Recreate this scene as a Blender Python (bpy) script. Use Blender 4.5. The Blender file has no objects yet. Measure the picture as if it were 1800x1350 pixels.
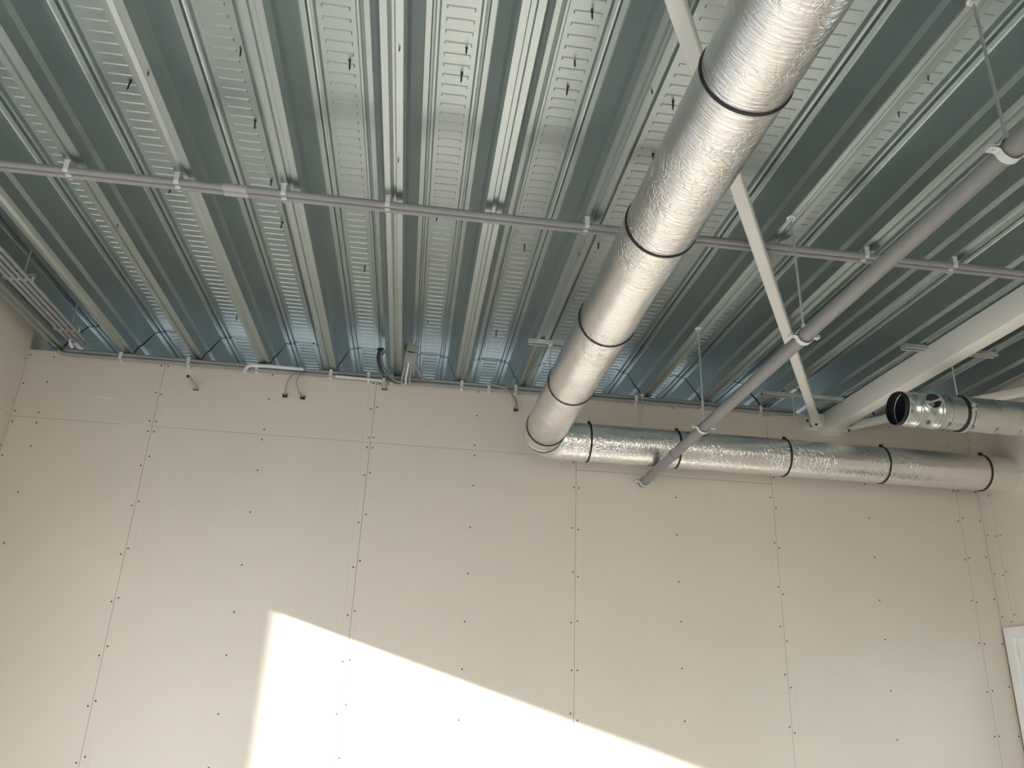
import bpy, math, random
from mathutils import Vector, Matrix, noise as mnoise
random.seed(7)

# ------------------------------------------------------------------ camera, world, sun, exposure
scene = bpy.context.scene
COL = scene.collection
cam_d = bpy.data.cameras.new('camera')
cam = bpy.data.objects.new('camera', cam_d)
COL.objects.link(cam)
cam_d.sensor_fit = 'HORIZONTAL'
cam_d.sensor_width = 36.0
cam_d.lens = 1376.66 * 36.0 / 1800.0
cam_d.clip_start = 0.02
cr = Vector((0.99053394, -0.13170059, 0.03869716))
cu = Vector((-0.08348086, -0.35418583, 0.93144154))
cf = Vector((0.10896541, 0.92585493, 0.36182756))
M = Matrix((cr, cu, -cf)).transposed().to_4x4()
M.translation = Vector((1.48687, -4.37208, 1.72))
cam.matrix_world = M
scene.camera = cam

SUN = Vector((1.0, 1.0, -0.301)).normalized()      # travel direction of the sunlight
world = bpy.data.worlds.new('sky')
scene.world = world
world.use_nodes = True
wn = world.node_tree
wn.nodes.clear()
w_out = wn.nodes.new('ShaderNodeOutputWorld')
w_bg = wn.nodes.new('ShaderNodeBackground')
# plain clear sky: pale at the horizon, bluer overhead
w_tc = wn.nodes.new('ShaderNodeTexCoord')
w_sep = wn.nodes.new('ShaderNodeSeparateXYZ')
w_rp = wn.nodes.new('ShaderNodeValToRGB')
w_rp.color_ramp.elements[0].position = 0.0
w_rp.color_ramp.elements[0].color = (0.89, 0.94, 1.0, 1)
w_rp.color_ramp.elements[1].position = 0.8
w_rp.color_ramp.elements[1].color = (0.66, 0.79, 1.0, 1)
wn.links.new(w_tc.outputs['Generated'], w_sep.inputs[0])
wn.links.new(w_sep.outputs['Z'], w_rp.inputs['Fac'])
w_bg.inputs['Strength'].default_value = 4.5
wn.links.new(w_rp.outputs[0], w_bg.inputs['Color'])
wn.links.new(w_bg.outputs[0], w_out.inputs['Surface'])

sun_d = bpy.data.lights.new('sun', 'SUN')
sun_d.energy = 7.0
sun_d.angle = math.radians(0.55)
sun_d.color = (1.0, 0.99, 0.98)
sun = bpy.data.objects.new('sun', sun_d)
COL.objects.link(sun)
sun.location = (-6, -6, 5)
sun.rotation_euler = SUN.to_track_quat('-Z', 'Y').to_euler()

vs = scene.view_settings
vs.view_transform = 'Standard'
vs.look = 'None'
vs.gamma = 1.0
vs.use_curve_mapping = False
vs.exposure = 0.50
scene.cycles.max_bounces = 9
scene.cycles.diffuse_bounces = 6
scene.cycles.glossy_bounces = 5
scene.cycles.sample_clamp_indirect = 8.0

# ------------------------------------------------------------------ constants of the place
XL, XR, YF = -0.74, 4.945, -6.9        # left wall, right wall, front wall
ZB, DEPTH = 3.408, 0.205               # deck: underside of the ribs, rib depth
PITCH, F0 = 0.3765, 1.311              # deck: rib spacing, centre of one rib
WT = 3.394                             # top of the plasterboard on the back wall
def fx(k): return F0 + PITCH * k

# ------------------------------------------------------------------ materials
MATS = {}
def mat(name, color, rough=0.5, metal=0.0, var=0.06, vscale=6.0, bump=0.0, bscale=40.0, stretch=(1, 1, 1), spec=0.5, kind='noise'):
    if name in MATS: return MATS[name]
    m = bpy.data.materials.new(name)
    m.use_nodes = True
    nt = m.node_tree
    b = nt.nodes['Principled BSDF']
    b.inputs['Roughness'].default_value = rough
    b.inputs['Metallic'].default_value = metal
    b.inputs['Specular IOR Level'].default_value = spec
    tc = nt.nodes.new('ShaderNodeTexCoord')
    mp = nt.nodes.new('ShaderNodeMapping')
    mp.inputs['Scale'].default_value = stretch
    nt.links.new(tc.outputs['Object'], mp.inputs['Vector'])
    nz = nt.nodes.new('ShaderNodeTexNoise')
    nz.inputs['Scale'].default_value = vscale
    nz.inputs['Detail'].default_value = 4.0
    nt.links.new(mp.outputs[0], nz.inputs['Vector'])
    rp = nt.nodes.new('ShaderNodeValToRGB')
    rp.color_ramp.elements[0].position = 0.3
    rp.color_ramp.elements[1].position = 0.7
    rp.color_ramp.elements[0].color = tuple(max(0, c * (1 - var)) for c in color) + (1,)
    rp.color_ramp.elements[1].color = tuple(min(1, c * (1 + var)) for c in color) + (1,)
    nt.links.new(nz.outputs['Fac'], rp.inputs['Fac'])
    nt.links.new(rp.outputs[0], b.inputs['Base Color'])
    if bump > 0:
        n2 = nt.nodes.new('ShaderNodeTexNoise')
        n2.inputs['Scale'].default_value = bscale
        n2.inputs['Detail'].default_value = 5.0
        nt.links.new(mp.outputs[0], n2.inputs['Vector'])
        bp = nt.nodes.new('ShaderNodeBump')
        bp.inputs['Strength'].default_value = bump
        bp.inputs['Distance'].default_value = 0.01
        nt.links.new(n2.outputs['Fac'], bp.inputs['Height'])
        nt.links.new(bp.outputs[0], b.inputs['Normal'])
    MATS[name] = m
    return m

def foil(name, stretch, crease, crumple):
    m = bpy.data.materials.new(name)
    m.use_nodes = True
    nt = m.node_tree
    b = nt.nodes['Principled BSDF']
    b.inputs['Base Color'].default_value = (0.92, 0.915, 0.905, 1)
    b.inputs['Metallic'].default_value = 1.0
    b.inputs['Roughness'].default_value = 0.15
    tc = nt.nodes.new('ShaderNodeTexCoord')
    mp = nt.nodes.new('ShaderNodeMapping')
    mp.inputs['Scale'].default_value = stretch
    nt.links.new(tc.outputs['Object'], mp.inputs['Vector'])
    # creases running round the duct
    n1 = nt.nodes.new('ShaderNodeTexNoise')
    n1.inputs['Scale'].default_value = 1.0
    n1.inputs['Detail'].default_value = 6.0
    n1.inputs['Roughness'].default_value = 0.6
    n1.inputs['Distortion'].default_value = 0.6
    nt.links.new(mp.outputs[0], n1.inputs['Vector'])
    # crumples: folds between crumple cells
    v = nt.nodes.new('ShaderNodeTexVoronoi')
    v.feature = 'DISTANCE_TO_EDGE'
    v.inputs['Scale'].default_value = 40.0
    nz = nt.nodes.new('ShaderNodeTexNoise')
    nz.inputs['Scale'].default_value = 9.0
    nz.inputs['Detail'].default_value = 3.0
    nt.links.new(tc.outputs['Object'], nz.inputs['Vector'])
    mx = nt.nodes.new('ShaderNodeMixRGB')
    mx.inputs['Fac'].default_value = 0.14
    nt.links.new(tc.outputs['Object'], mx.inputs['Color1'])
    nt.links.new(nz.outputs['Color'], mx.inputs['Color2'])
    nt.links.new(mx.outputs[0], v.inputs['Vector'])
    # where the foil is crumpled and where it lies smooth
    nm = nt.nodes.new('ShaderNodeTexNoise')
    nm.inputs['Scale'].default_value = 3.1
    nm.inputs['Detail'].default_value = 2.0
    nt.links.new(tc.outputs['Object'], nm.inputs['Vector'])
    rp = nt.nodes.new('ShaderNodeValToRGB')
    rp.color_ramp.elements[0].position = 0.38
    rp.color_ramp.elements[1].position = 0.66
    nt.links.new(nm.outputs['Fac'], rp.inputs['Fac'])
    sm = nt.nodes.new('ShaderNodeMath'); sm.operation = 'MINIMUM'
    sm.inputs[1].default_value = 0.10
    nt.links.new(v.outputs['Distance'], sm.inputs[0])
    s2 = nt.nodes.new('ShaderNodeMath'); s2.operation = 'MULTIPLY'
    nt.links.new(sm.outputs[0], s2.inputs[0])
    nt.links.new(rp.outputs[0], s2.inputs[1])
    bp1 = nt.nodes.new('ShaderNodeBump')
    bp1.inputs['Strength'].default_value = crease
    bp1.inputs['Distance'].default_value = 0.010
    nt.links.new(n1.outputs['Fac'], bp1.inputs['Height'])
    bp2 = nt.nodes.new('ShaderNodeBump')
    bp2.inputs['Strength'].default_value = crumple
    bp2.inputs['Distance'].default_value = 0.03
    nt.links.new(s2.outputs[0], bp2.inputs['Height'])
    nt.links.new(bp1.outputs[0], bp2.inputs['Normal'])
    nt.links.new(bp2.outputs[0], b.inputs['Normal'])
    return m

BOARD = mat('plasterboard_beige', (0.665, 0.61, 0.535), 0.85, var=0.025, vscale=1.6, bump=0.03, bscale=160, spec=0.25)
CORE = mat('dark_stud_gap', (0.10, 0.09, 0.08), 0.95)
CAVITY = mat('pale_block_cavity', (0.50, 0.49, 0.47), 0.9)
RENDER = mat('pale_render', (0.33, 0.325, 0.32), 0.9, var=0.04)
SCREW = mat('black_screw_head', (0.022, 0.020, 0.018), 0.6)
SMEAR = mat('filler_smear', (0.80, 0.75, 0.68), 0.8)
DECK = mat('galvanised_deck', (0.445, 0.505, 0.51), 0.40, 1.0, var=0.05, vscale=5, bump=0.02, bscale=9, stretch=(1, 0.25, 1))
SEAM = mat('black_sealing_strip', (0.02, 0.02, 0.022), 0.7)
TIP = mat('roofing_screw_steel', (0.10, 0.10, 0.095), 0.45, 0.8)
GALV = mat('zinc_plated_steel', (0.74, 0.76, 0.76), 0.45, 1.0, var=0.08, vscale=30)
SPIRAL = mat('galvanised_duct_sheet', (0.70, 0.74, 0.74), 0.23, 1.0, var=0.07, vscale=16, bump=0.02, bscale=25)
DARK = mat('dark_duct_inside', (0.05, 0.055, 0.06), 0.5, 0.5)  # on the duct, near-black colour stands in for the shade within
RUBBER = mat('black_rubber', (0.012, 0.012, 0.013), 0.55)
WHITE_STEEL = mat('off_white_painted_steel', (0.75, 0.75, 0.71), 0.45, var=0.03, vscale=4)
PVC = mat('grey_pvc', (0.222, 0.222, 0.222), 0.42, var=0.04)
CONDUIT = mat('grey_conduit', (0.275, 0.277, 0.285), 0.40, var=0.04)
CLIP = mat('light_grey_clip', (0.62, 0.64, 0.64), 0.4)
STUB = mat('beige_grey_stub', (0.42, 0.40, 0.36), 0.5)
COUPL = mat('pale_grey_coupling', (0.40, 0.40, 0.40), 0.4)
WHITE_PL = mat('white_plastic', (0.66, 0.66, 0.67), 0.4)
BOX = mat('grey_green_box', (0.33, 0.35, 0.32), 0.5)
CABLE = mat('grey_cable', (0.26, 0.27, 0.27), 0.5)
CABLE_D = mat('dark_green_cable', (0.055, 0.085, 0.085), 0.5)
FRAME = mat('white_window_frame', (0.82, 0.83, 0.82), 0.35)
FLOORM = mat('pale_screed', (0.64, 0.60, 0.55), 0.7, var=0.06, vscale=2.0, bump=0.05, bscale=60)
GROUND = mat('outdoor_gravel', (0.42, 0.385, 0.33), 0.9, var=0.12, vscale=3.0)
FOIL_Y = foil('aluminium_foil_lengthwise', (15, 150, 15), 0.36, 0.52)
FOIL_X = foil('aluminium_foil_crosswise', (70, 26, 26), 0.26, 0.5)

def glass(name, tint):
    m = bpy.data.materials.new(name)
    m.use_nodes = True
    nt = m.node_tree
    nt.nodes.clear()
    o = nt.nodes.new('ShaderNodeOutputMaterial')
    t = nt.nodes.new('ShaderNodeBsdfTransparent')
    t.inputs[0].default_value = tint + (1,)
    g = nt.nodes.new('ShaderNodeBsdfGlossy')
    g.inputs['Roughness'].default_value = 0.02
    fr = nt.nodes.new('ShaderNodeFresnel')
    fr.inputs[0].default_value = 1.5
    mx = nt.nodes.new('ShaderNodeMixShader')
    nt.links.new(fr.outputs[0], mx.inputs[0])
    nt.links.new(t.outputs[0], mx.inputs[1])
    nt.links.new(g.outputs[0], mx.inputs[2])
    nt.links.new(mx.outputs[0], o.inputs['Surface'])
    return m
GLASS = glass('window_glass', (0.90, 0.95, 0.93))
GLASS_T = glass('light_warming_glass', (0.98, 0.925, 0.835))  # warm tint added to colour the daylight coming from behind the camera

# ------------------------------------------------------------------ mesh helpers
class MB:
    def __init__(self): self.v = []; self.f = []
    def add(self, vs, fs):
        n = len(self.v)
        self.v += [tuple(x) for x in vs]
        self.f += [tuple(i + n for i in f) for f in fs]
        return self
    def box(self, a, b, bev=0.0):
        x0, y0, z0 = [min(p, q) for p, q in zip(a, b)]; x1, y1, z1 = [max(p, q) for p, q in zip(a, b)]
        vs = [(x0,y0,z0),(x1,y0,z0),(x1,y1,z0),(x0,y1,z0),(x0,y0,z1),(x1,y0,z1),(x1,y1,z1),(x0,y1,z1)]
        return self.add(vs, [(0,3,2,1),(4,5,6,7),(0,1,5,4),(1,2,6,5),(2,3,7,6),(3,0,4,7)])
    def obox(self, c, ax, ay, az):                       # oriented box: centre and three half-axis vectors
        c = Vector(c); ax, ay, az = Vector(ax), Vector(ay), Vector(az)
        vs = [c+sx*ax+sy*ay+sz*az for sz in (-1,1) for sx, sy in ((-1,-1),(1,-1),(1,1),(-1,1))]
        return self.add(vs, [(0,3,2,1),(4,5,6,7),(0,1,5,4),(1,2,6,5),(2,3,7,6),(3,0,4,7)])
    def tube(self, pts, r, n=12, caps=True, rfun=None):  # swept circle along a path; r may be a list
        pts = [Vector(p) for p in pts]
        rs = r if isinstance(r, (list, tuple)) else [r]*len(pts)
        ts = []
        for i in range(len(pts)):
            a = pts[max(i-1,0)]; b = pts[min(i+1,len(pts)-1)]
            ts.append((b-a).normalized())
        t0 = ts[0]
        nrm = t0.orthogonal().normalized()
        if abs(t0.z) < 0.9: nrm = (Vector((0,0,1)) - t0*t0.z).normalized()
        vs = []
        for i, (p, t) in enumerate(zip(pts, ts)):
            if i: nrm = (nrm - t*nrm.dot(t)).normalized()
            bn = t.cross(nrm)
            for k in range(n):
                a = 2*math.pi*k/n
                d = nrm*math.cos(a) + bn*math.sin(a)
                rr = rs[i] if rfun is None else rs[i]*rfun(p + d*rs[i], a)
                vs.append(p + d*rr)
        fs = []
        for i in range(len(pts)-1):
            for k in range(n):
                fs.append((i*n+k, i*n+(k+1)%n, (i+1)*n+(k+1)%n, (i+1)*n+k))
        if caps:
            fs.append(tuple(range(n))[::-1]); m0 = (len(pts)-1)*n
            fs.append(tuple(range(m0, m0+n)))
        return self.add(vs, fs)
    def lathe(self, o, axis, prof, n=40, close=False):   # prof: (distance along axis, radius)
        o = Vector(o); t = Vector(axis).normalized()
        nrm = t.orthogonal().normalized(); bn = t.cross(nrm)
        vs = [o + t*s + (nrm*math.cos(2*math.pi*k/n)+bn*math.sin(2*math.pi*k/n))*r for s, r in prof for k in range(n)]
        fs = [(i*n+k, i*n+(k+1)%n, (i+1)*n+(k+1)%n, (i+1)*n+k) for i in range(len(prof)-1) for k in range(n)]
        if close:
            m = len(prof)-1
            fs += [(m*n+k, m*n+(k+1)%n, (k+1)%n, k) for k in range(n)]
        return self.add(vs, fs)
    def build(self, name, material, parent=None, smooth=False, angle=None):
        me = bpy.data.meshes.new(name)
        me.from_pydata(self.v, [], self.f)
        me.materials.append(material)
        me.validate()
        if smooth:
            me.polygons.foreach_set('use_smooth', [True]*len(me.polygons))
            me.set_sharp_from_angle(angle=math.radians(angle or 40))
        o = bpy.data.objects.new(name, me)
        COL.objects.link(o)
        if parent: o.parent = parent
        return o

def tag(o, label=None, cat=None, group=None, kind=None):
    if label: o['label'] = label
    if cat: o['category'] = cat
    if group: o['group'] = group
    if kind: o['kind'] = kind
    return o
def thing(name, label=None, cat=None, group=None, kind=None):
    o = bpy.data.objects.new(name, None)
    o.empty_display_size = 0.1
    COL.objects.link(o)
    return tag(o, label, cat, group, kind)
def inst(src, parent, loc=(0,0,0), rot=None):            # a copy sharing its mesh
    o = src.copy(); COL.objects.link(o); o.parent = parent; o.location = loc
    if rot: o.rotation_euler = rot
    return o

# ------------------------------------------------------------------ floor, ground
MB().box((XL-0.2, YF-0.2, -0.15), (XR+0.2, 0.2, 0.0)).build('floor', FLOORM)['kind'] = 'structure'
MB().box((-60, -60, -0.5), (60, 60, -0.18)).build('ground', GROUND)['kind'] = 'structure'

# neighbouring building across the yard; its corner cuts the sun patch on the back wall at the left
nb = thing('neighbour_building', 'pale rendered building across the yard, left of the opening', kind='structure')
MB().box((-12.0, -6.21, -0.2), (-5.391, 9.0, 9.0)).build('wall_block', RENDER, nb)
MB().box((-12.1, -6.21, 9.0), (-5.40, 9.1, 9.25)).build('parapet', CAVITY, nb)
for yy in (-4.6, -2.2, 0.2, 2.6, 5.0):
    for zz in (0.9, 3.6, 6.3):
        w = MB().box((-5.44, yy, zz), (-5.37, yy+1.3, zz+1.4)).build('window_frame', FRAME, nb)
        MB().box((-5.39, yy+0.07, zz+0.07), (-5.365, yy+1.23, zz+1.33)).build('pane', DARK, w)

# ------------------------------------------------------------------ back wall: plasterboard
GAP = 0.0009
def board(parent, axis, plane, s, u0, u1, z0, z1, taper=(True, True), th=0.0125, screws=(), name='plasterboard'):
    """A board on a wall. axis 'x': the board runs along X on the plane Y=plane, facing s along Y (likewise 'y')."""
    u0 += GAP; u1 -= GAP; z0 += GAP; z1 -= GAP
    w = min(0.045, (u1-u0)*0.3)
    dep = 0.0016
    prof = [(u0, dep if taper[0] else 0)]
    if taper[0]: prof += [(u0+w*0.8, dep*0.75), (u0+w, 0)]
    if taper[1]: prof += [(u1-w, 0), (u1-w*0.8, dep*0.75)]
    prof += [(u1, dep if taper[1] else 0)]
    def P(u, d, z):                                      # d: depth into the wall
        return (u, plane - s*d, z) if axis == 'x' else (plane - s*d, u, z)
    m = MB()
    n = len(prof)
    vs = [P(u, d, z0) for u, d in prof] + [P(u, d, z1) for u, d in prof] + [P(u, th, z0) for u, d in prof] + [P(u, th, z1) for u, d in prof]
    fs = []
    for i in range(n-1):
        fs += [(i, i+1, n+i+1, n+i), (2*n+i+1, 2*n+i, 3*n+i, 3*n+i+1), (i+1, i, 2*n+i, 2*n+i+1), (n+i, n+i+1, 3*n+i+1, 3*n+i)]
    fs += [(0, n, 3*n, 2*n), (n-1, 2*n+n-1, 3*n+n-1, n+n-1)]
    m.add(vs, fs)
    o = m.build(name, BOARD, parent)
    if screws:
        ms = MB()
        nv = Vector((0, s, 0)) if axis == 'x' else Vector((s, 0, 0))
        for u, z in screws:
            if not (u0+0.004 < u < u1-0.004 and z0+0.005 < z < z1-0.005): continue
            d = 0.0
            if taper[0] and u-u0 < w: d = dep*0.8
            if taper[1] and u1-u < w: d = dep*0.8
            c = Vector(P(u, d+0.003, z))
            ms.lathe(c, nv, [(0, 0.0048), (0.0032, 0.0048), (0.0036, 0.0036), (0.0030, 0.0010)], n=10)
        if ms.v:
            so = ms.build('screw_heads', SCREW, o)
            so['kind'] = 'stuff'; so['label'] = 'black screw heads sunk into the board'
    return o

def edge_rows(us, z0, z1, step=0.245, jit=0.02, off=0.0):
    out = []
    for u in us:
        z = z0 + 0.03 + random.random()*0.05 + off
        while z < z1-0.02:
            out.append((u + random.uniform(-0.004, 0.004), z + random.uniform(-jit, jit)))
            z += step
    return out

wall_back = thing('wall_back', kind='structure')
tag(wall_back, 'beige plasterboard back wall with black screw rows')
MB().box((XL-0.2, 0.0125, 0.0), (XR+0.2, 0.27, WT-0.004)).build('wall_core', CAVITY, wall_back)
MB().box((XL-0.2, 0.52, 3.35), (XR+0.2, 0.54, ZB+0.46)).build('eaves_light_stop', CAVITY, wall_back)  # unseen board added to hold back sky light behind the wall top
XS = [XL, 0.0, 1.2, 2.4, 3.6, 4.8, XR]
for i in range(6):
    a, b = XS[i], XS[i+1]
    tp = (i > 0 and i < 6, i < 5)
    split = 2.998
    cols = [a+0.016, b-0.016]
    if b-a > 1.0: cols.append((a+b)/2)
    elif b-a > 0.5: cols.append(-0.6)
    sc = edge_rows(cols, 0.05, split-0.03) + [(u, split-0.03) for u in cols]
    st = [(u+random.uniform(-0.004,0.004), z) for u in cols for z in (split+0.03, split+0.20+random.uniform(-0.02,0.02), 3.36)]
    if i == 3: split = 2.925             # one board here is cut lower, just under the duct
    board(wall_back, 'x', 0.0, -1, a, b, 0.0, split, tp, screws=[q for q in sc if q[1] < split])
    board(wall_back, 'x', 0.0, -1, a, b, split, WT, tp, screws=st)
# filler smears on the first boards
for (x0, z0, x1, z1, w) in ((-0.356, 3.149, -0.19, 3.131, 0.004), (-0.25, 3.004, -0.03, 2.994, 0.003)):
    MB().tube([(x0+(x1-x0)*t, -0.0006, z0+(z1-z0)*t+0.004*math.sin(t*3)) for t in (0, .25, .5, .75, 1)], [0.0006, w*0.6, w*0.8, w, w*0.5], n=6).build('filler_smear', SMEAR, wall_back)

# ------------------------------------------------------------------ left wall with the wide opening the sun comes through
LZ, LJ = 2.568, -1.35                 # lintel height and the jamb nearest to the back wall
LEND = -5.6
wall_left = thing('wall_left', kind='structure')
tag(wall_left, 'beige plasterboard left wall meeting the deck')
core = MB()
core.box((XL-0.2, LJ, 0), (XL-0.0125, 0.2, ZB+0.19))
core.box((XL-0.2, LEND, LZ), (XL-0.0125, LJ, ZB+0.19))
core.box((XL-0.2, YF-0.2, 0), (XL-0.0125, LEND, ZB+0.19))
core.build('wall_core', BOARD, wall_left)
board(wall_left, 'y', XL, 1, LJ, 0.0, 0.0, 3.0, (True, False), screws=edge_rows([-0.02, LJ+0.02], 0.05, 2.98))
board(wall_left, 'y', XL, 1, -1.2, 0.0, 3.0, ZB+0.19, (True, False), screws=[(-0.02, 3.08), (-0.02, 3.33), (-0.6, 3.1), (-0.6, 3.35), (-1.15, 3.1), (-1.15, 3.35)])
y = -1.2
while y > YF:
    y2 = max(y-1.2, YF)
    board(wall_left, 'y', XL, 1, y2, y, 3.0, ZB+0.19, screws=edge_rows([y-0.02, y2+0.02, (y+y2)/2], 3.0, 3.5))
    y = y2
y = LJ
while y > LEND:
    y2 = max(y-1.25, LEND)
    board(wall_left, 'y', XL, 1, y2, y, LZ, 3.0)
    y = y2
board(wall_left, 'y', XL, 1, YF, LEND, 0.0, 3.0)

# ------------------------------------------------------------------ right wall with the white window beside the corner
W0, W1, WZ0, WZ1 = -1.32, -0.022, 0.90, 2.158
wall_right = thing('wall_right', kind='structure')
tag(wall_right, 'beige plasterboard right wall with the white window')
core = MB()
T = ZB+0.19
core.box((XR+0.0125, W1, 0), (XR+0.22, 0.2, T))
core.box((XR+0.0125, W0, WZ1), (XR+0.22, W1, T))
core.box((XR+0.0125, W0, 0), (XR+0.22, W1, WZ0))
V0, V1, VZ0, VZ1 = -4.92, -2.52, 0.90, 2.45
core.box((XR+0.0125, V1, 0), (XR+0.22, W0, T)); core.box((XR+0.0125, YF-0.2, 0), (XR+0.22, V0, T))
core.box((XR+0.0125, V0, 0), (XR+0.22, V1, VZ0)); core.box((XR+0.0125, V0, VZ1), (XR+0.22, V1, T))
core.build('wall_core', BOARD, wall_right)
board(wall_right, 'y', XR, -1, -0.10, 0.0, WZ1, 3.0, (True, False), screws=edge_rows([-0.02, -0.085], WZ1, 2.98))
board(wall_right, 'y', XR, -1, W0, -0.10, WZ1, 3.0, (False, True), screws=edge_rows([-0.118, -0.70], WZ1, 2.98))
board(wall_right, 'y', XR, -1, W0, 0.0, 3.0, T, (True, False), screws=edge_rows([-0.02, -0.65], 3.0, 3.4))
board(wall_right, 'y', XR, -1, W0, W1, 0.0, WZ0, (True, False))
y = W0
while y > YF+0.01:
    y2 = max(y-1.2, YF)
    if y < V1+0.01 and y2 > V0-0.01:
        board(wall_right, 'y', XR, -1, y2, y, 0.0, VZ0); board(wall_right, 'y', XR, -1, y2, y, VZ1, 3.0)
    else:
        board(wall_right, 'y', XR, -1, y2, y, 0.0, 3.0, screws=edge_rows([y-0.02, y2+0.02, (y+y2)/2], 0.05, 2.98))
    board(wall_right, 'y', XR, -1, y2, y, 3.0, T)
    y = y2

def window(name, axis, plane, u0, u1, z0, z1, out, bays, label, fw=0.06, dep=0.07, pane=None):
    """A framed window in a wall: frame bars, and a sash with its pane for each bay. out: +1/-1 direction of outdoors."""
    w = thing(name, kind='structure'); tag(w, label)
    def B(m, ua, ub, za, zb, da, db):
        if axis == 'x': m.box((ua, plane+out*da, za), (ub, plane+out*db, zb))
        else: m.box((plane+out*da, ua, za), (plane+out*db, ub, zb))
        return m
    a, b = -0.012, dep
    m = MB()
    B(m, u0, u1, z1-fw, z1, a, b); B(m, u0, u1, z0, z0+fw, a, b)
    B(m, u0, u0+fw, z0+fw, z1-fw, a, b); B(m, u1-fw, u1, z0+fw, z1-fw, a, b)
    m.build('window_frame', FRAME, w)
    bw = (u1-u0-2*fw)/bays
    for i in range(bays):
        ua = u0+fw+i*bw; ub = ua+bw
        if i: B(MB(), ua-0.025, ua+0.025, z0+fw, z1-fw, a, b).build('mullion', FRAME, w)
        ua += 0.03 if i else 0.006; ub -= 0.03 if i < bays-1 else 0.006
        s = MB(); k = 0.05
        za, zb = z0+fw+0.006, z1-fw-0.006
        B(s, ua, ub, zb-k, zb, 0.012, dep-0.01); B(s, ua, ub, za, za+k, 0.012, dep-0.01)
        B(s, ua, ua+k, za+k, zb-k, 0.012, dep-0.01); B(s, ub-k, ub, za+k, zb-k, 0.012, dep-0.01)
        so = s.build('sash', FRAME, w)
        B(MB(), ua+k, ub-k, za+k, zb-k, 0.034, 0.040).build('pane', pane or GLASS, so)
    return w
window('window_1', 'y', XR, W0, W1, WZ0, WZ1, 1, 1, 'white framed window set beside the back right corner')

window('fill_light_window', 'y', XR, V0, V1, VZ0, VZ1, 1, 2, 'unseen white framed window added in the right wall to brighten the left wall')  # added out of view to throw more light on the left wall

# ------------------------------------------------------------------ front wall behind the camera: a glazed shop front
wall_front = thing('wall_front', kind='structure')
tag(wall_front, 'beige front wall around the shop front glazing')
m = MB()
m.box((XL-0.2, YF-0.2, 3.05), (XR+0.2, YF, T))
m.box((XL-0.2, YF-0.2, 0), (XL+0.5, YF, 3.05))
m.box((XR-0.5, YF-0.2, 0), (XR+0.2, YF, 3.05))
m.build('wall_core', BOARD, wall_front)
window('window_2', 'x', YF, XL+0.5, XR-0.5, 0.0, 3.05, -1, 4, 'white framed shop front glazing in the front wall', fw=0.07, pane=GLASS_T)

# ------------------------------------------------------------------ ceiling: trapezoidal steel deck
YE = 0.52                               # the deck runs on over the back wall to the eaves
HALF = [(0.0, 0.009), (0.007, 0.009), (0.011, 0.0), (0.0325, 0.0), (0.0395, 0.050), (0.0500, 0.068), (0.0800, 0.182),
        (0.0840, 0.185), (0.1015, 0.185), (0.1050, 0.199), (0.1120, 0.201), (0.1160, 0.189), (0.1235, 0.189), (0.1290, 0.205), (PITCH/2, 0.205)]
def half_at(d):                         # height of the profile at the distance d from a rib centre
    for (a, ha), (b, hb) in zip(HALF, HALF[1:]):
        if a <= d <= b: return ha + (hb-ha)*(d-a)/(b-a)
    return HALF[-1][1]
ONE = HALF + [(PITCH-d, h) for d, h in HALF[-2::-1]]          # rib centre to rib centre
def emboss(m, xc, y, s=1.0):            # one pressed cross rib on the top flange
    z = ZB+DEPTH; l, w, h = 0.0435, 0.0080, 0.0032
    l2, w2 = l-0.003, 0.0050
    vs = [(xc-l, y-w, z), (xc+l, y-w, z), (xc+l, y+w, z), (xc-l, y+w, z), (xc-l2, y-w2, z-h), (xc+l2, y-w2, z-h), (xc+l2, y+w2, z-h), (xc-l2, y+w2, z-h)]
    m.add(vs, [(4,7,6,5), (0,4,5,1), (1,5,6,2), (2,6,7,3), (3,7,4,0)])
ceiling = thing('ceiling', kind='structure')
tag(ceiling, 'galvanised trapezoidal steel roof deck with embossed flanges')
K0, K1 = -6, 10
sheets = {}
for k in range(K0, K1, 2):
    m = MB()
    pts = []
    for j in (0, 1):
        pts += [(fx(k+j)+d, ZB+h) for d, h in (ONE if j == 0 else ONE[1:])]
    pts = [(fx(k)-0.030, ZB-0.0016), (fx(k)-0.012, ZB-0.0016)] + [(x, z - (0.0016 if x < fx(k)+0.02 else 0)) for x, z in pts]
    n = len(pts)
    ys = [YF, -5.5, -4.0, -2.0, -1.0, 0.0, YE]
    vs = [(x, y, z) for y in ys for x, z in pts]
    fs = [(r*n+i, r*n+i+1, (r+1)*n+i+1, (r+1)*n+i) for r in range(len(ys)-1) for i in range(n-1)]
    m.add(vs, fs)
    for j in (0, 1):
        xc = fx(k+j)+PITCH/2
        y = -5.6 + random.random()*0.02
        while y < YE-0.02:
            emboss(m, xc, y)
            y += 0.0472
    o = m.build('deck_sheet', DECK, ceiling)
    sheets[k] = o
# solid roof build-up above the deck (keeps the daylight out)
MB().box((fx(K0)-0.3, YF-0.4, ZB+DEPTH+0.012), (fx(K1)+0.3, YE+0.02, ZB+DEPTH+0.25)).build('roof_build_up', CORE, ceiling)

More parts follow.
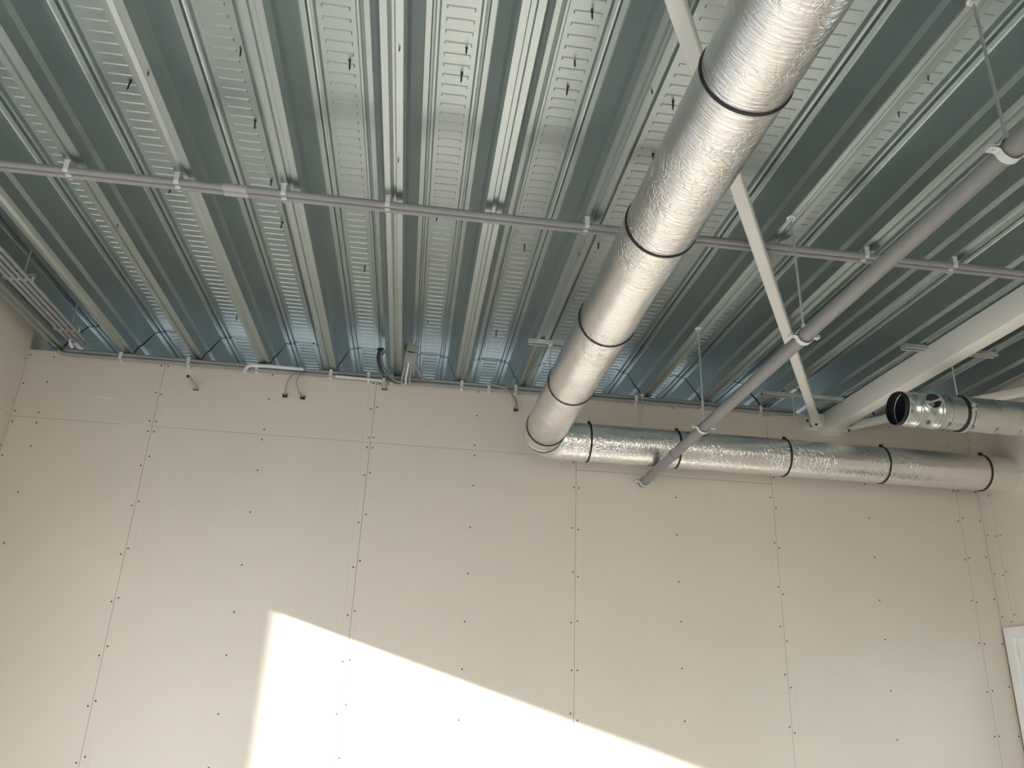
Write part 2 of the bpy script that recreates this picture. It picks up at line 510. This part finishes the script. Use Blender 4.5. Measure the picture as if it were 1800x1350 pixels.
# black sealing strip at the sheet end lap, following the profile
def strip_pts(k):
    out = []
    for d, h in ONE[3:-3]:
        out.append((fx(k)+d, h))
    return out
for k in range(-5, 9):
    m = MB(); vs = []; fs = []
    r = random.Random(k*13)
    for x, h in strip_pts(k):
        yy = -0.055 + (h/DEPTH)*0.135 + r.uniform(-0.004, 0.004)
        w = 0.0035 + (0.004 if h < 0.12 else 0.0) + r.uniform(0, 0.0015)
        vs += [(x, yy-w, ZB+h-0.003), (x, yy+w, ZB+h-0.003)]
    for i in range(len(vs)//2-1): fs.append((2*i, 2*i+2, 2*i+3, 2*i+1))
    m.add(vs, fs).build('sealing_strip', SEAM, ceiling)

# roofing screws poking through the deck
def tip_mesh():
    m = MB()
    m.tube([(0,0,0.004), (0,0,-0.028), (0,0,-0.036)], [0.0030, 0.0030, 0.0005], n=7)
    m.lathe((0,0,-0.002), (0,0,1), [(0, 0.0060), (0.003, 0.0060)], n=8)
    o = m.build('roofing_screw', TIP, None, smooth=True)
    return o
tip0 = tip_mesh(); first_tip = True
TIPS = [(0.396,-2.079),(0.806,-2.302),(0.790,-1.943),(0.366,-1.452),(0.794,-1.581),(0.793,-1.263),(1.152,-2.305),(1.526,-2.427),(1.519,-2.312),
        (1.885,-2.635),(1.874,-2.436),(1.877,-2.311),(1.476,-1.451),(1.881,-1.293),(2.210,-1.358),(2.244,-2.307),(0.401,-0.218),(1.143,-0.929),
        (2.262,-2.02),(2.60,-2.30),(1.47,-0.40),(1.86,-0.33),(2.99,-2.42)]
BTIPS = [(1.333,-2.604),(1.328,-2.090),(2.086,-2.562),(0.580,-2.375),(2.846,-2.755),(2.852,-2.60),(2.07,-1.60),(0.195,-1.45)]
for (x, y), zz in [(t, None) for t in TIPS] + [(t, -0.02) for t in BTIPS]:
    k = math.floor((x-F0)/PITCH)
    d = abs((x-F0)/PITCH - k)*PITCH
    h = half_at(min(d, PITCH-d))
    if zz is not None: k = round((x-F0)/PITCH); h = 0.0
    par = sheets[k - ((k-K0) % 2)]
    loc = (x, y, ZB+h)
    rot = (random.uniform(-0.12, 0.12), random.uniform(-0.10, 0.10), 0)
    if first_tip:
        tip0.parent = par; tip0.location = loc; o = tip0; first_tip = False
    else: o = inst(tip0, par, loc)
    o.rotation_euler = rot
    if zz is not None: o.scale = (0.7, 0.7, 0.45)
    else:
        s = random.uniform(0.8, 1.25); o.scale = (1, 1, s)

# ------------------------------------------------------------------ roof steelwork
def bar(name, a, b, w, h, material, parent=None, label=None, cat=None, group=None):
    """A hollow section from a to b (centre of its underside), w wide and h high."""
    a, b = Vector(a), Vector(b)
    t = (b-a).normalized(); s = t.cross(Vector((0,0,1))).normalized(); up = s.cross(t)
    c = (a+b)/2 + up*h/2
    m = MB()
    bv = 0.006
    # rounded-corner section
    sec = []
    for sx, sy in ((1,1),(-1,1),(-1,-1),(1,-1)):
        cx, cy = sx*(w/2-bv), sy*(h/2-bv)
        a0 = {(1,1):0,(-1,1):90,(-1,-1):180,(1,-1):270}[(sx,sy)]
        for q in (0, 45, 90): sec.append((cx+bv*math.cos(math.radians(a0+q)), cy+bv*math.sin(math.radians(a0+q))))
    n = len(sec); L = (b-a).length/2
    vs = [c + t*l + s*x + up*y for l in (-L, L) for x, y in sec]
    fs = [(i, (i+1) % n, n+(i+1) % n, n+i) for i in range(n)] + [tuple(range(n))[::-1], tuple(range(n, 2*n))]
    o = m.add(vs, fs).build(name, material, parent, smooth=True, angle=50)
    return o

beam = thing('steel_beam', 'off-white steel roof beam running from the back wall node towards the front', 'beam')
bar('beam_section', (4.006, -0.03, 3.278), (4.006, YF+0.01, 3.278), 0.082, 0.126, WHITE_STEEL, beam)
MB().box((3.930, -0.0005, 3.262), (4.060, -0.030, 3.392)).build('end_plate', WHITE_STEEL, beam)
def bolts(parent, pts, axis, r=0.011):
    for p in pts:
        MB().lathe(p, axis, [(0, r*1.5), (0.003, r*1.5), (0.003, r), (0.011, r), (0.0115, 0.001)], n=6).build('bolt', TIP, parent)

def brace(label, a, b, node, group):
    br = thing('roof_brace', label, 'brace', group)
    bar('brace_tube', a, b, 0.046, 0.046, WHITE_STEEL, br)
    a, b, node = Vector(a), Vector(b), Vector(node)
    t = (b-a).normalized(); up = Vector((0,0,1)); s = t.cross(up)
    # fork plate from the tube end to the node
    c = (a+node)/2 + up*0.006
    MB().obox(c, (a-node)/2 + t*0.04, s*0.030, up*0.004).build('fork_plate', WHITE_STEEL, br)
    bolts(br, [c - up*0.004 + t*0.012], (0,0,-1), 0.007)
    return br
dL = Vector((-1.87, -2.9, 0)).normalized()
nl = Vector((3.925, -0.012, 3.303))
a = nl + dL*0.13
brace('long off-white diagonal brace crossing behind the foil duct', a, nl + dL*6.4, nl, 'roof braces')
dR = Vector((0.62, -0.83, 0)).normalized()
nr = Vector((4.066, -0.012, 3.288))
a = nr + dR*0.10
brace('short off-white brace from beam foot towards the right wall', a, nr + dR*1.36, nr, 'roof braces')
gus = thing('gusset_plate', 'off-white gusset plate with dark bolts at the foot of the braces', 'bracket')
MB().box((3.842, -0.0005, 3.288), (3.928, -0.010, 3.372)).build('plate', WHITE_STEEL, gus)
bolts(gus, [(3.862, -0.010, 3.345), (3.885, -0.010, 3.312), (3.905, -0.010, 3.350)], (0,-1,0), 0.006)

# ------------------------------------------------------------------ foil insulated duct
DZ, DR, DX, DY = 3.012, 0.107, 2.137, -0.271
BR = 0.118                               # bend radius of the elbow
duct = thing('foil_duct', 'silver foil insulated ventilation duct turning along the back wall', 'duct')
def wob(p, a):
    q = Vector(p)
    n1 = mnoise.noise(q*7.0)
    n2 = mnoise.noise(q*23.0)
    n3 = mnoise.noise(Vector((q.x*14, q.y*14, q.z*14+5)))
    return 1.0 + 0.012*n1 + 0.006*n2 + 0.006*n3
def rng(a, b, step):
    n = max(2, int(abs(b-a)/step)+1)
    return [a+(b-a)*i/(n-1) for i in range(n)]
mrun = MB().tube([(DX, y, DZ) for y in rng(YF+0.01, -3.8, 0.12)+rng(-3.79, DY-BR, 0.02)], DR, n=56, rfun=wob)
mrun.build('duct_run', FOIL_Y, duct, smooth=True, angle=80)
arc = [(DX+BR-BR*math.cos(t), DY-BR+BR*math.sin(t), DZ) for t in rng(0, math.pi/2, 0.05)]
MB().tube(arc, DR*1.004, n=56, rfun=wob).build('elbow', FOIL_Y, duct, smooth=True, angle=80)
MB().tube([(x, DY, DZ) for x in rng(DX+BR, XR-0.0005, 0.02)], DR, n=56, rfun=wob).build('duct_run', FOIL_X, duct, smooth=True, angle=80)
def strap(c, axis, r, w=0.0038, th=0.0022, head=None):
    m = MB()
    m.lathe(Vector(c)-Vector(axis)*w, axis, [(0, r-0.004), (0, r+th), (2*w, r+th), (2*w, r-0.004)], n=56)
    o = m.build('strap', RUBBER, duct, smooth=True, angle=40)
    if head is not None:
        d = Vector(head).normalized(); ax = Vector(axis); s = d.cross(ax)
        MB().obox(Vector(c)+d*(r+0.006), ax*0.006, s*0.013, d*0.005).build('strap_buckle', RUBBER, o)
    return o
for y in (-5.0, -4.34, -3.70, -3.070, -2.455, -1.802, -1.147, -0.502):
    strap((DX, y, DZ), (0,1,0), DR+0.0015, head=(0.6,0,0.8))
for i, x in enumerate((2.407, 2.912, 3.551, 4.142, 4.767)):
    strap((x, DY, DZ), (1,0,0), DR+0.0015, w=0.0048, head=(0,-0.30,0.95))
# thin tape rings round the elbow
strap((DX+0.004, DY-BR+0.02, DZ), (0.18,1,0), DR+0.001, w=0.0016, th=0.001)

# ------------------------------------------------------------------ duct hangers: channel under the ribs with a threaded rod
def hanger(label, x0, x1, y, rods, zb):
    h = thing('duct_hanger', label, 'hanger', 'channel hangers under the deck')
    m = MB()
    z1 = ZB-0.0018; z0 = z1-0.022; w = 0.019
    # open C channel: web on top, two flanges, two lips
    m.box((x0, y-w, z1-0.003), (x1, y+w, z1)); m.box((x0, y-w, z0), (x1, y-w+0.003, z1-0.003)); m.box((x0, y+w-0.003, z0), (x1, y+w, z1-0.003))
    m.box((x0, y-w+0.003, z0), (x1, y-w+0.011, z0+0.003)); m.box((x0, y+w-0.011, z0), (x1, y+w-0.003, z0+0.003))
    m.build('channel', GALV, h)
    for x in rods:
        r = MB().tube([(x, y, zb), (x, y, z1-0.004)], 0.0042, n=10).build('threaded_rod', GALV, h, smooth=True)
        MB().lathe((x, y, z0-0.012), (0,0,1), [(0, 0.0005), (0, 0.009), (0.009, 0.009), (0.009, 0.014), (0.012, 0.014)], n=6).build('nut', GALV, r)
    return h
hanger('zinc channel with rod above the foil duct, left of its elbow', 1.994, 2.30, -0.709, [2.110], DZ+DR-0.002)
hanger('zinc channel with rod crossing behind the long diagonal brace', 3.451, 3.955, DY-0.004, [3.642], DZ+DR+0.002)
hanger('zinc channel above the beam holding the bare spiral duct', 3.844, 4.350, -1.054, [4.096], 3.058+0.086)

# ------------------------------------------------------------------ bare spiral duct at the right
SY, SZ, SR = -1.054, 3.058, 0.0835
sp = thing('spiral_duct', 'bare galvanised spiral duct with open end and round side spigot', 'duct')
def ring_prof(xs, base, h=0.003, w=0.006):
    pr = []
    for x in xs: pr += [(x-w, base), (x-w*0.4, base+h), (x+w*0.4, base+h), (x+w, base)]
    return pr
sx0 = 3.778
# fitting: outer skin with rolled beads, and an inner skin coloured dark for the shade inside
prof = [(0.0, SR-0.003), (0.0, SR), *ring_prof([0.055, 0.068, 0.165, 0.180], SR), (0.225, SR)]
MB().lathe((sx0, SY, SZ), (1,0,0), prof, n=64).build('tee_fitting', SPIRAL, sp, smooth=True, angle=50)
MB().lathe((sx0, SY, SZ), (1,0,0), [(0.0, SR-0.003), (0.30, SR-0.003)], n=64).build('inner_skin', DARK, sp, smooth=True)
mouth_ring = MB().lathe((sx0-0.022, SY, SZ), (1,0,0), [(0.0, SR-0.006), (0.0, SR-0.003), (0.010, SR+0.001), (0.024, SR-0.001), (0.024, SR-0.006)], n=64, close=True)  # black ring standing in for the shade inside the open duct end
mouth_ring.build('mouth_shade_ring', RUBBER, sp, smooth=True, angle=40)
MB().lathe((sx0, SY, SZ), (1,0,0), [(0.004, SR-0.001), (0.001, SR+0.001), (-0.002, SR-0.001), (0.0, SR-0.004)], n=64, close=True).build('end_rim', SPIRAL, sp, smooth=True)
MB().lathe((sx0, SY, SZ), (1,0,0), [(0.022, SR-0.0029), (0.024, SR-0.006), (0.027, SR-0.006), (0.029, SR-0.0029)], n=64).build('inner_bead', SPIRAL, sp, smooth=True)
body = []
x = 0.225
while sx0+x < XR-0.13:
    body += [(x, SR+0.0012), (x+0.004, SR+0.0024), (x+0.009, SR+0.0024), (x+0.013, SR+0.0012), (x+0.118, SR+0.0012)]
    x += 0.122
body.append((XR-0.001-sx0, SR+0.0012))
MB().lathe((sx0, SY, SZ), (1,0,0), body, n=64).build('spiral_pipe', SPIRAL, sp, smooth=True, angle=50)
# side spigot with a damper blade
sd = Vector((-0.10, -0.99, 0.03)).normalized()
so = Vector((3.892, SY, SZ+0.008)) + sd*(SR-0.012)
spg = MB().lathe(so, sd, [(-0.01, 0.050), (0.012, 0.047), (0.016, 0.038), (0.034, 0.038), (0.036, 0.0405), (0.039, 0.0405), (0.040, 0.037), (0.02, 0.0365), (0.008, 0.0365)], n=40).build('spigot', SPIRAL, sp, smooth=True, angle=40)
MB().lathe(so, sd, [(0.010, 0.0366), (0.0101, 0.0005)], n=40).build('spigot_shade_disc', DARK, spg)  # dark disc painted in for the unlit inside of the spigot
su = sd.cross(Vector((1,0,0.35))).normalized(); sv = sd.cross(su).normalized()
MB().obox(so+sd*0.022, sv*0.0362, su*0.004, sd*0.004).build('damper_blade', GALV, spg)
MB().lathe(Vector((3.838, SY, SZ-0.012))+Vector((0,-0.86,0.02)).normalized()*SR*0.985 , (-0.1,-0.95,0.0), [(0, 0.011), (0.008, 0.011), (0.010, 0.008), (0.010, 0.0005)], n=16).build('test_plug', SPIRAL, sp, smooth=True)
# clamp holding the duct
cl = thing('pipe_clamp_ring', 'two-part clamp ring with black rubber lining around the spiral duct', 'clamp')
cx = 4.096
MB().lathe((cx, SY, SZ), (1,0,0), [(-0.016, SR+0.0015), (-0.016, SR+0.007), (0.016, SR+0.007), (0.016, SR+0.0015)], n=64, close=True).build('rubber_lining', RUBBER, cl, smooth=True, angle=40)
MB().lathe((cx, SY, SZ), (1,0,0), [(-0.008, SR+0.0065), (-0.008, SR+0.0095), (0.010, SR+0.0095), (0.010, SR+0.0065)], n=64, close=True).build('steel_band', GALV, cl, smooth=True, angle=40)
for dz in (0.012, -0.008):
    MB().box((cx-0.010, SY-SR-0.028, SZ+dz-0.003), (cx+0.010, SY-SR-0.007, SZ+dz+0.003)).build('lug', GALV, cl)
MB().tube([(cx, SY-SR-0.018, SZ-0.018), (cx, SY-SR-0.018, SZ+0.024)], 0.0045, n=8).build('clamp_bolt', GALV, cl)

# ------------------------------------------------------------------ grey pvc drain pipe and its hangers
PX, PZ0, PR = 2.795, 2.872, 0.025
def pz(y): return PZ0 - 0.0218*y        # laid to a fall towards the back wall
pv = thing('drain_pipe', 'grey plastic pipe hung on rods below the deck, ending at the back wall', 'pipe')
MB().tube([(PX, y, pz(y)) for y in (YF+0.01, -4, -2, -0.0005)], PR, n=28).build('pipe', PVC, pv, smooth=True)
MB().lathe((PX, -0.60, pz(-0.60)), (0,1,-0.0218), [(0, PR), (0, PR+0.0035), (0.055, PR+0.0035), (0.055, PR)], n=28).build('socket', PVC, pv, smooth=True)
labels = {-3.02: 'pipe hanger whose rod starts at the top right corner of the deck',
          -2.01: 'pipe hanger just above the crossing of the grey pipe and brace', -1.02: 'pipe hanger above the foil cross duct, last full rod',
          -0.055: 'pipe hanger at the back wall end of the grey pipe'}
for y, lab in labels.items():
    h = thing('pipe_hanger', lab, 'hanger', 'hangers of the grey drain pipe')
    PZ = pz(y)
    # clamp: two half shells with ears
    for sgn in (1, -1):
        m = MB(); prof = []
        n = 14; w = 0.0105
        pts = [(PX-PR-0.030, PZ+sgn*0.0022), (PX-PR-0.011, PZ+sgn*0.0022)]
        pts += [(PX-(PR+0.004)*math.cos(t), PZ+sgn*((PR+0.004)*math.sin(t))) for t in rng(0.18, math.pi-0.18, 0.16)]
        pts += [(PX+PR+0.011, PZ+sgn*0.0022), (PX+PR+0.030, PZ+sgn*0.0022)]
        vs = []; fs = []
        for i, (x, z) in enumerate(pts):
            p = Vector((x, 0, z)); q0 = Vector((pts[max(i-1,0)][0], 0, pts[max(i-1,0)][1])); q1 = Vector((pts[min(i+1,len(pts)-1)][0], 0, pts[min(i+1,len(pts)-1)][1]))
            t = (q1-q0).normalized(); nn = Vector((-t.z, 0, t.x))*sgn*0.0022
            for yy in (y-w, y+w):
                vs += [(x, yy, z), (x+nn.x, yy, z+nn.z)]
        for i in range(len(pts)-1):
            a = 4*i; b = a+4
            fs += [(a, b, b+2, a+2), (a+1, a+3, b+3, b+1), (a, a+1, b+1, b), (a+2, b+2, b+3, a+3)]
        fs += [(0, 2, 3, 1), (len(vs)-4, len(vs)-3, len(vs)-1, len(vs)-2)]
        m.add(vs, fs).build('clamp_half', CLIP, h, smooth=True, angle=35)
    for sx in (-1, 1):
        MB().tube([(PX+sx*(PR+0.021), y, PZ-0.009), (PX+sx*(PR+0.021), y, PZ+0.010)], 0.0040, n=8).build('clamp_bolt', GALV, h)
    rx = fx(4)-0.026
    MB().tube([(PX, y, PZ+PR+0.003), (PX, y, PZ+PR+0.03), (rx, y, ZB)], 0.0042, n=10).build('threaded_rod', GALV, h, smooth=True)
    MB().lathe((rx, y, ZB-0.016), (0,0,1), [(0, 0.0005), (0, 0.0085), (0.008, 0.0085), (0.009, 0.016), (0.0142, 0.017), (0.0142, 0.0005)], n=18).build('anchor_nut', GALV, h)
    MB().lathe((PX, y, PZ+PR+0.003), (0,0,1), [(0, 0.008), (0.018, 0.008), (0.018, 0.001)], n=6).build('rod_nut', GALV, h)

# ------------------------------------------------------------------ conduits across the ceiling
CZ, CY, CR = 3.373, -1.842, 0.0125
def clip_mesh(n, r, sp, vertical=False):
    """Saddle clip for n tubes: base strip, and an open C round each tube."""
    m = MB()
    return m
cd = thing('ceiling_conduit', 'pair of grey conduits clipped across the underside of the deck', 'conduit')
cys = (CY-0.0155, CY+0.0155)
for yy in cys:
    MB().tube([(XL+0.001, yy, CZ), (1.0, yy, CZ+0.001), (2.0, yy, CZ-0.001), (3.2, yy, CZ), (XR-0.001, yy, CZ)], CR, n=16).build('conduit_tube', CONDUIT, cd, smooth=True)
def saddle(parent, x, yc, ys, zc, r, ztop, w=0.011, mat_=CLIP):
    m = MB()
    y0, y1 = min(ys)-r-0.004, max(ys)+r+0.004
    m.box((x-w, y0, ztop-0.004), (x+w, y1, ztop-0.0003))
    for yy in ys:
        for s in (-1, 1):
            # one jaw: a quarter-and-a-bit of a ring beside the tube
            pts = [(yy+s*(r+0.0005), ztop-0.004)] + [(yy+s*(r+0.0005)*math.cos(t), zc-(r+0.0005)*math.sin(t)) for t in (0, 0.35, 0.7, 1.0)]
            vs = []; fs = []
            for i, (py, pz) in enumerate(pts):
                d = Vector((py-yy, pz-zc)); d = d.normalized()*0.0032 if i else Vector((s*0.0032, 0))
                for xx in (x-w*0.8, x+w*0.8): vs += [(xx, py, pz), (xx, py+d.x, pz+d.y)]
            for i in range(len(pts)-1):
                a = 4*i; b = a+4
                fs += [(a, b, b+2, a+2), (a+1, a+3, b+3, b+1), (a, a+1, b+1, b), (a+2, b+2, b+3, a+3)]
            fs += [(0, 2, 3, 1), (len(vs)-4, len(vs)-3, len(vs)-1, len(vs)-2)]
            m.add(vs, fs)
    return m.build('conduit_clip', mat_, parent)
for k in (-3, -2, -1, 0, 2, 3, 5, 6, 7, 8, 9):
    saddle(cd, fx(k)-0.020, CY, cys, CZ, CR, ZB-0.0003 if k % 2 else ZB-0.002)
for yy in cys:
    MB().tube([(0.700, yy, CZ), (0.785, yy, CZ)], CR+0.0022, n=16).build('coupling', COUPL, cd, smooth=True)

# conduits along the top of the back wall
wc = thing('wall_conduit', 'pair of grey conduits along the top edge of the back wall', 'conduit')
wy, wzs, wr = -0.028, (3.3735, 3.3955), 0.0108
MB().tube([(-0.560, -0.075, 3.374), (-0.54, -0.05, 3.368), (-0.50, wy, wzs[0]), (0.5, wy, wzs[0]+0.001), (1.5, wy, wzs[0]-0.001), (3.78, wy, wzs[0])], wr, n=14).build('conduit_tube', CONDUIT, wc, smooth=True)
MB().tube([(-0.545, wy, wzs[1]), (0.5, wy, wzs[1]-0.001), (1.5, wy, wzs[1]+0.001), (3.78, wy, wzs[1])], wr, n=14).build('conduit_tube', CONDUIT, wc, smooth=True)
def wall_clip(parent, x, w=0.011):
    m = MB()
    m.box((x-w, -0.0005, wzs[0]-0.017), (x+w, -0.006, wzs[1]+0.016))
    for z in wzs:
        m.box((x-w*0.85, -0.006, z-wr-0.0008), (x+w*0.85, wy-wr*0.5, z-wr+0.0012))
    m.box((x-w*0.8, wy-wr-0.0030, wzs[0]-0.004), (x+w*0.8, wy-wr-0.0002, wzs[1]+0.004))
    m.box((x-w*0.8, wy-wr-0.0030, wzs[1]+0.004), (x+w*0.8, -0.006, wzs[1]+wr+0.003))
    return m.build('conduit_clip', CLIP, parent)
for x in (-0.236, 0.134, 0.515, 0.934, 1.151, 1.286, 1.698, 1.861, 2.021, 2.43, 2.760, 3.177, 3.55):
    wall_clip(wc, x)

# white conduit pieces lying on the wall conduits
def bend(pts, n=6):                      # rounded polyline (Catmull-Rom)
    P = [Vector(p) for p in pts]; P = [2*P[0]-P[1]] + P + [2*P[-1]-P[-2]]
    out = []
    for i in range(1, len(P)-2):
        for j in range(n):
            t = j/n
            out.append(0.5*((2*P[i]) + (P[i+1]-P[i-1])*t + (2*P[i-1]-5*P[i]+4*P[i+1]-P[i+2])*t*t + (3*P[i]-P[i-1]-3*P[i+1]+P[i+2])*t**3))
    out.append(P[-2])
    return out
t = thing('white_conduit', 'white conduit bend hooking down over the wall conduits', 'conduit')
MB().tube(bend([(0.458, -0.058, 3.330), (0.458, -0.060, 3.352), (0.474, -0.062, 3.378), (0.51, -0.060, 3.386), (0.60, -0.056, 3.391), (0.78, -0.052, 3.391)]), 0.0105, n=14).build('bent_tube', WHITE_PL, t, smooth=True)
MB().lathe((0.458, -0.058, 3.332), (0,0,-1), [(-0.012, 0.0106), (-0.012, 0.0122), (0.003, 0.0122), (0.003, 0.008)], n=14).build('end_collar', WHITE_PL, t)
t = thing('white_conduit', 'straight white conduit length in front of the wall conduits', 'conduit')
MB().tube([(0.965, -0.050, 3.366), (1.235, -0.050, 3.362)], 0.0078, n=14).build('straight_tube', WHITE_PL, t, smooth=True)
MB().lathe((1.232, -0.050, 3.362), (1,0,0), [(0, 0.0079), (0, 0.0095), (0.020, 0.0095), (0.020, 0.006)], n=14).build('end_collar', WHITE_PL, t)

# conduit stubs sticking out of the wall
for (x, z, lab) in ((0.194, 3.242, 'grey conduit stub sticking out of the wall near the left'), (1.248, 3.338, 'grey conduit stub sticking out of wall under the dark cable loop')):
    st = thing('conduit_stub', lab, 'conduit', 'conduit stubs in the back wall')
    MB().lathe((x, -0.0005, z), (0.0,-1,0.0), [(0.0, 0.0105), (0.185, 0.0105), (0.185, 0.0085), (0.05, 0.0085)], n=18).build('stub_tube', STUB, st, smooth=True)
    MB().lathe((x, -0.178, z), (0,-1,0), [(0.0, 0.0084), (0.001, 0.0002)], n=14).build('bore_shade', RUBBER, st)  # black disc in place of the shade down the open tube
    MB().box((x-0.016, -0.0005, z-0.015), (x+0.016, -0.004, z-0.008)).build('wall_collar', SCREW, st)

# thin cables hanging to wall holes
def cable(label, pts, r, end, group='cables hanging on the back wall', material=CABLE):
    c = thing('hanging_cable', label, 'cable', group)
    MB().tube(bend(pts, 8), r, n=8).build('wire', material, c, smooth=True)
    e = Vector(end)
    MB().obox(e, (0.013,0,0), (0,0.006,0), (0,0,0.006)).build('connector', SCREW, c)
    for s in (-1, 1):
        MB().obox(e+Vector((s*0.010, -0.004, 0.007)), (0.003,0,0), (0,0.004,0), (0,0,0.005)).build('pin', SCREW, c)
    return c
cable('thin grey cable arching left down to a black connector', [(0.785, -0.045, 3.372), (0.74, -0.06, 3.360), (0.705, -0.055, 3.315), (0.690, -0.03, 3.262), (0.690, -0.012, 3.238)], 0.0035, (0.690, -0.0075, 3.233))
cable('thin grey cable dropping straight to a black connector', [(0.80, -0.048, 3.372), (0.765, -0.06, 3.350), (0.752, -0.055, 3.305), (0.768, -0.03, 3.258), (0.788, -0.012, 3.236)], 0.0035, (0.790, -0.0075, 3.230))
c3 = cable('grey cable drooping off the conduit end left of foil elbow', [(1.83, -0.052, 3.392), (1.92, -0.056, 3.386), (1.985, -0.056, 3.350), (2.020, -0.050, 3.300), (2.024, -0.035, 3.262)], 0.0055, (2.027, -0.030, 3.254))
MB().tube(bend([(1.88, -0.055, 3.392), (1.96, -0.060, 3.372), (2.020, -0.050, 3.320), (2.036, -0.035, 3.265)], 8), 0.0045, n=8).build('wire', CABLE, c3, smooth=True)

# dark cable loop and junction box between the ribs
lp = thing('cable_loop', 'dark green cable bundle looping down from the deck to the conduits', 'cable')
for dx, dy in ((0, 0), (0.012, -0.008), (-0.010, 0.006), (0.004, 0.012)):
    MB().tube(bend([(1.217+dx, -0.075+dy, 3.520), (1.209+dx*1.3, -0.070+dy, 3.545), (1.203+dx, -0.072+dy, 3.500), (1.216+dx, -0.075+dy, 3.450), (1.240+dx, -0.075+dy, 3.400), (1.293+dx, -0.070+dy, 3.362), (1.338+dx, -0.068+dy, 3.350)]), 0.0062, n=10).build('cable_strand', CABLE_D if dx < 0.01 else CABLE, lp, smooth=True)
MB().box((1.19, -0.082, 3.545), (1.225, -0.060, 3.555)).build('tie', RUBBER, lp)
jb = thing('junction_box', 'grey junction box with conduit tails hanging in a deck valley', 'junction box')
bz = Vector((1.394, -0.300, 3.437)); tilt = Matrix.Rotation(0.13, 3, 'Y')
def rb(m, a, b):
    c = (Vector(a)+Vector(b))/2; h = (Vector(b)-Vector(a))/2
    return m.obox(bz + tilt @ c, tilt @ Vector((h.x,0,0)), tilt @ Vector((0,h.y,0)), tilt @ Vector((0,0,h.z)))
rb(MB(), (-0.029, -0.02, -0.050), (0.031, 0.030, 0.050)).build('box_body', BOX, jb)
rb(MB(), (-0.031, -0.028, -0.047), (0.033, -0.020, 0.000)).build('lower_lid', BOX, jb)
rb(MB(), (-0.031, -0.028, 0.006), (0.033, -0.020, 0.052)).build('upper_lid', BOX, jb)
rb(MB(), (-0.022, -0.030, 0.0005), (0.014, -0.021, 0.0055)).build('latch', RUBBER, jb)
MB().lathe(bz + tilt @ Vector((0.016, 0, 0.052)), (0.05,0,1), [(0, 0.013), (0.016, 0.013), (0.020, 0.010), (0.034, 0.010), (0.034, 0.001)], n=16).build('cable_gland', WHITE_PL, jb, smooth=True)
for i, dx in enumerate((-0.026, -0.008, 0.010)):
    MB().tube(bend([(1.390+dx, -0.290, 3.389), (1.388+dx, -0.270, 3.366), (1.382+dx*1.2, -0.17, 3.352), (1.380+dx*1.2, -0.062, 3.350)]), 0.0066, n=10).build('conduit_tail', CONDUIT if i != 1 else WHITE_PL, jb, smooth=True)
MB().tube([(1.414, -0.285, 3.390), (1.478, -0.062, 3.378)], 0.008, n=12).build('conduit_tail', CONDUIT, jb, smooth=True)

# ------------------------------------------------------------------ conduit bundle in the valley along the left wall
lb = thing('conduit_bundle', 'four grey conduits running side by side beside the left wall', 'conduit')
bx = (-0.420, -0.452, -0.484, -0.514)
BZ = 3.44
for x in bx:
    MB().tube([(x, YF+0.02, BZ), (x, -2.0, BZ), (x, -0.22, BZ), (x+0.004, -0.10, BZ-0.004), (x+0.01, -0.04, BZ+0.006)], 0.0100, n=14).build('conduit_tube', CONDUIT, lb, smooth=True)
for y in (-4.0, -3.1, -2.2, -1.35, -0.80, -0.22):
    for x in bx:
        m = MB(); w = 0.010
        m.box((x-0.0150, y-w, BZ-0.006), (x-0.0122, y+w, BZ+0.018)); m.box((x+0.0122, y-w, BZ-0.006), (x+0.0150, y+w, BZ+0.018))
        m.box((x-0.0150, y-w, BZ+0.0145), (x+0.0150, y+w, BZ+0.018))
        m.build('conduit_clip', CLIP, lb)
    MB().box((-0.552, y-0.013, BZ+0.018), (-0.398, y+0.013, BZ+0.026)).build('clip_rail', GALV, lb)
    MB().tube([(-0.45, y, BZ+0.026), (-0.45, y, ZB+0.19)], 0.004, n=8).build('rail_rod', GALV, lb)
    MB().obox((-0.542, y-0.004, BZ+0.006), (0.016,0,0), (0,0.009,0), (0,0,0.006)).build('rail_end_cap', WHITE_PL, lb)
sb = thing('white_connector', 'white plastic cable end hanging in the left corner valley', 'connector')
MB().tube(bend([(-0.482, -0.13, 3.424), (-0.490, -0.10, 3.412), (-0.485, -0.075, 3.398)]), [0.006]*6+[0.010]*7, n=10).build('plug', WHITE_PL, sb, smooth=True)
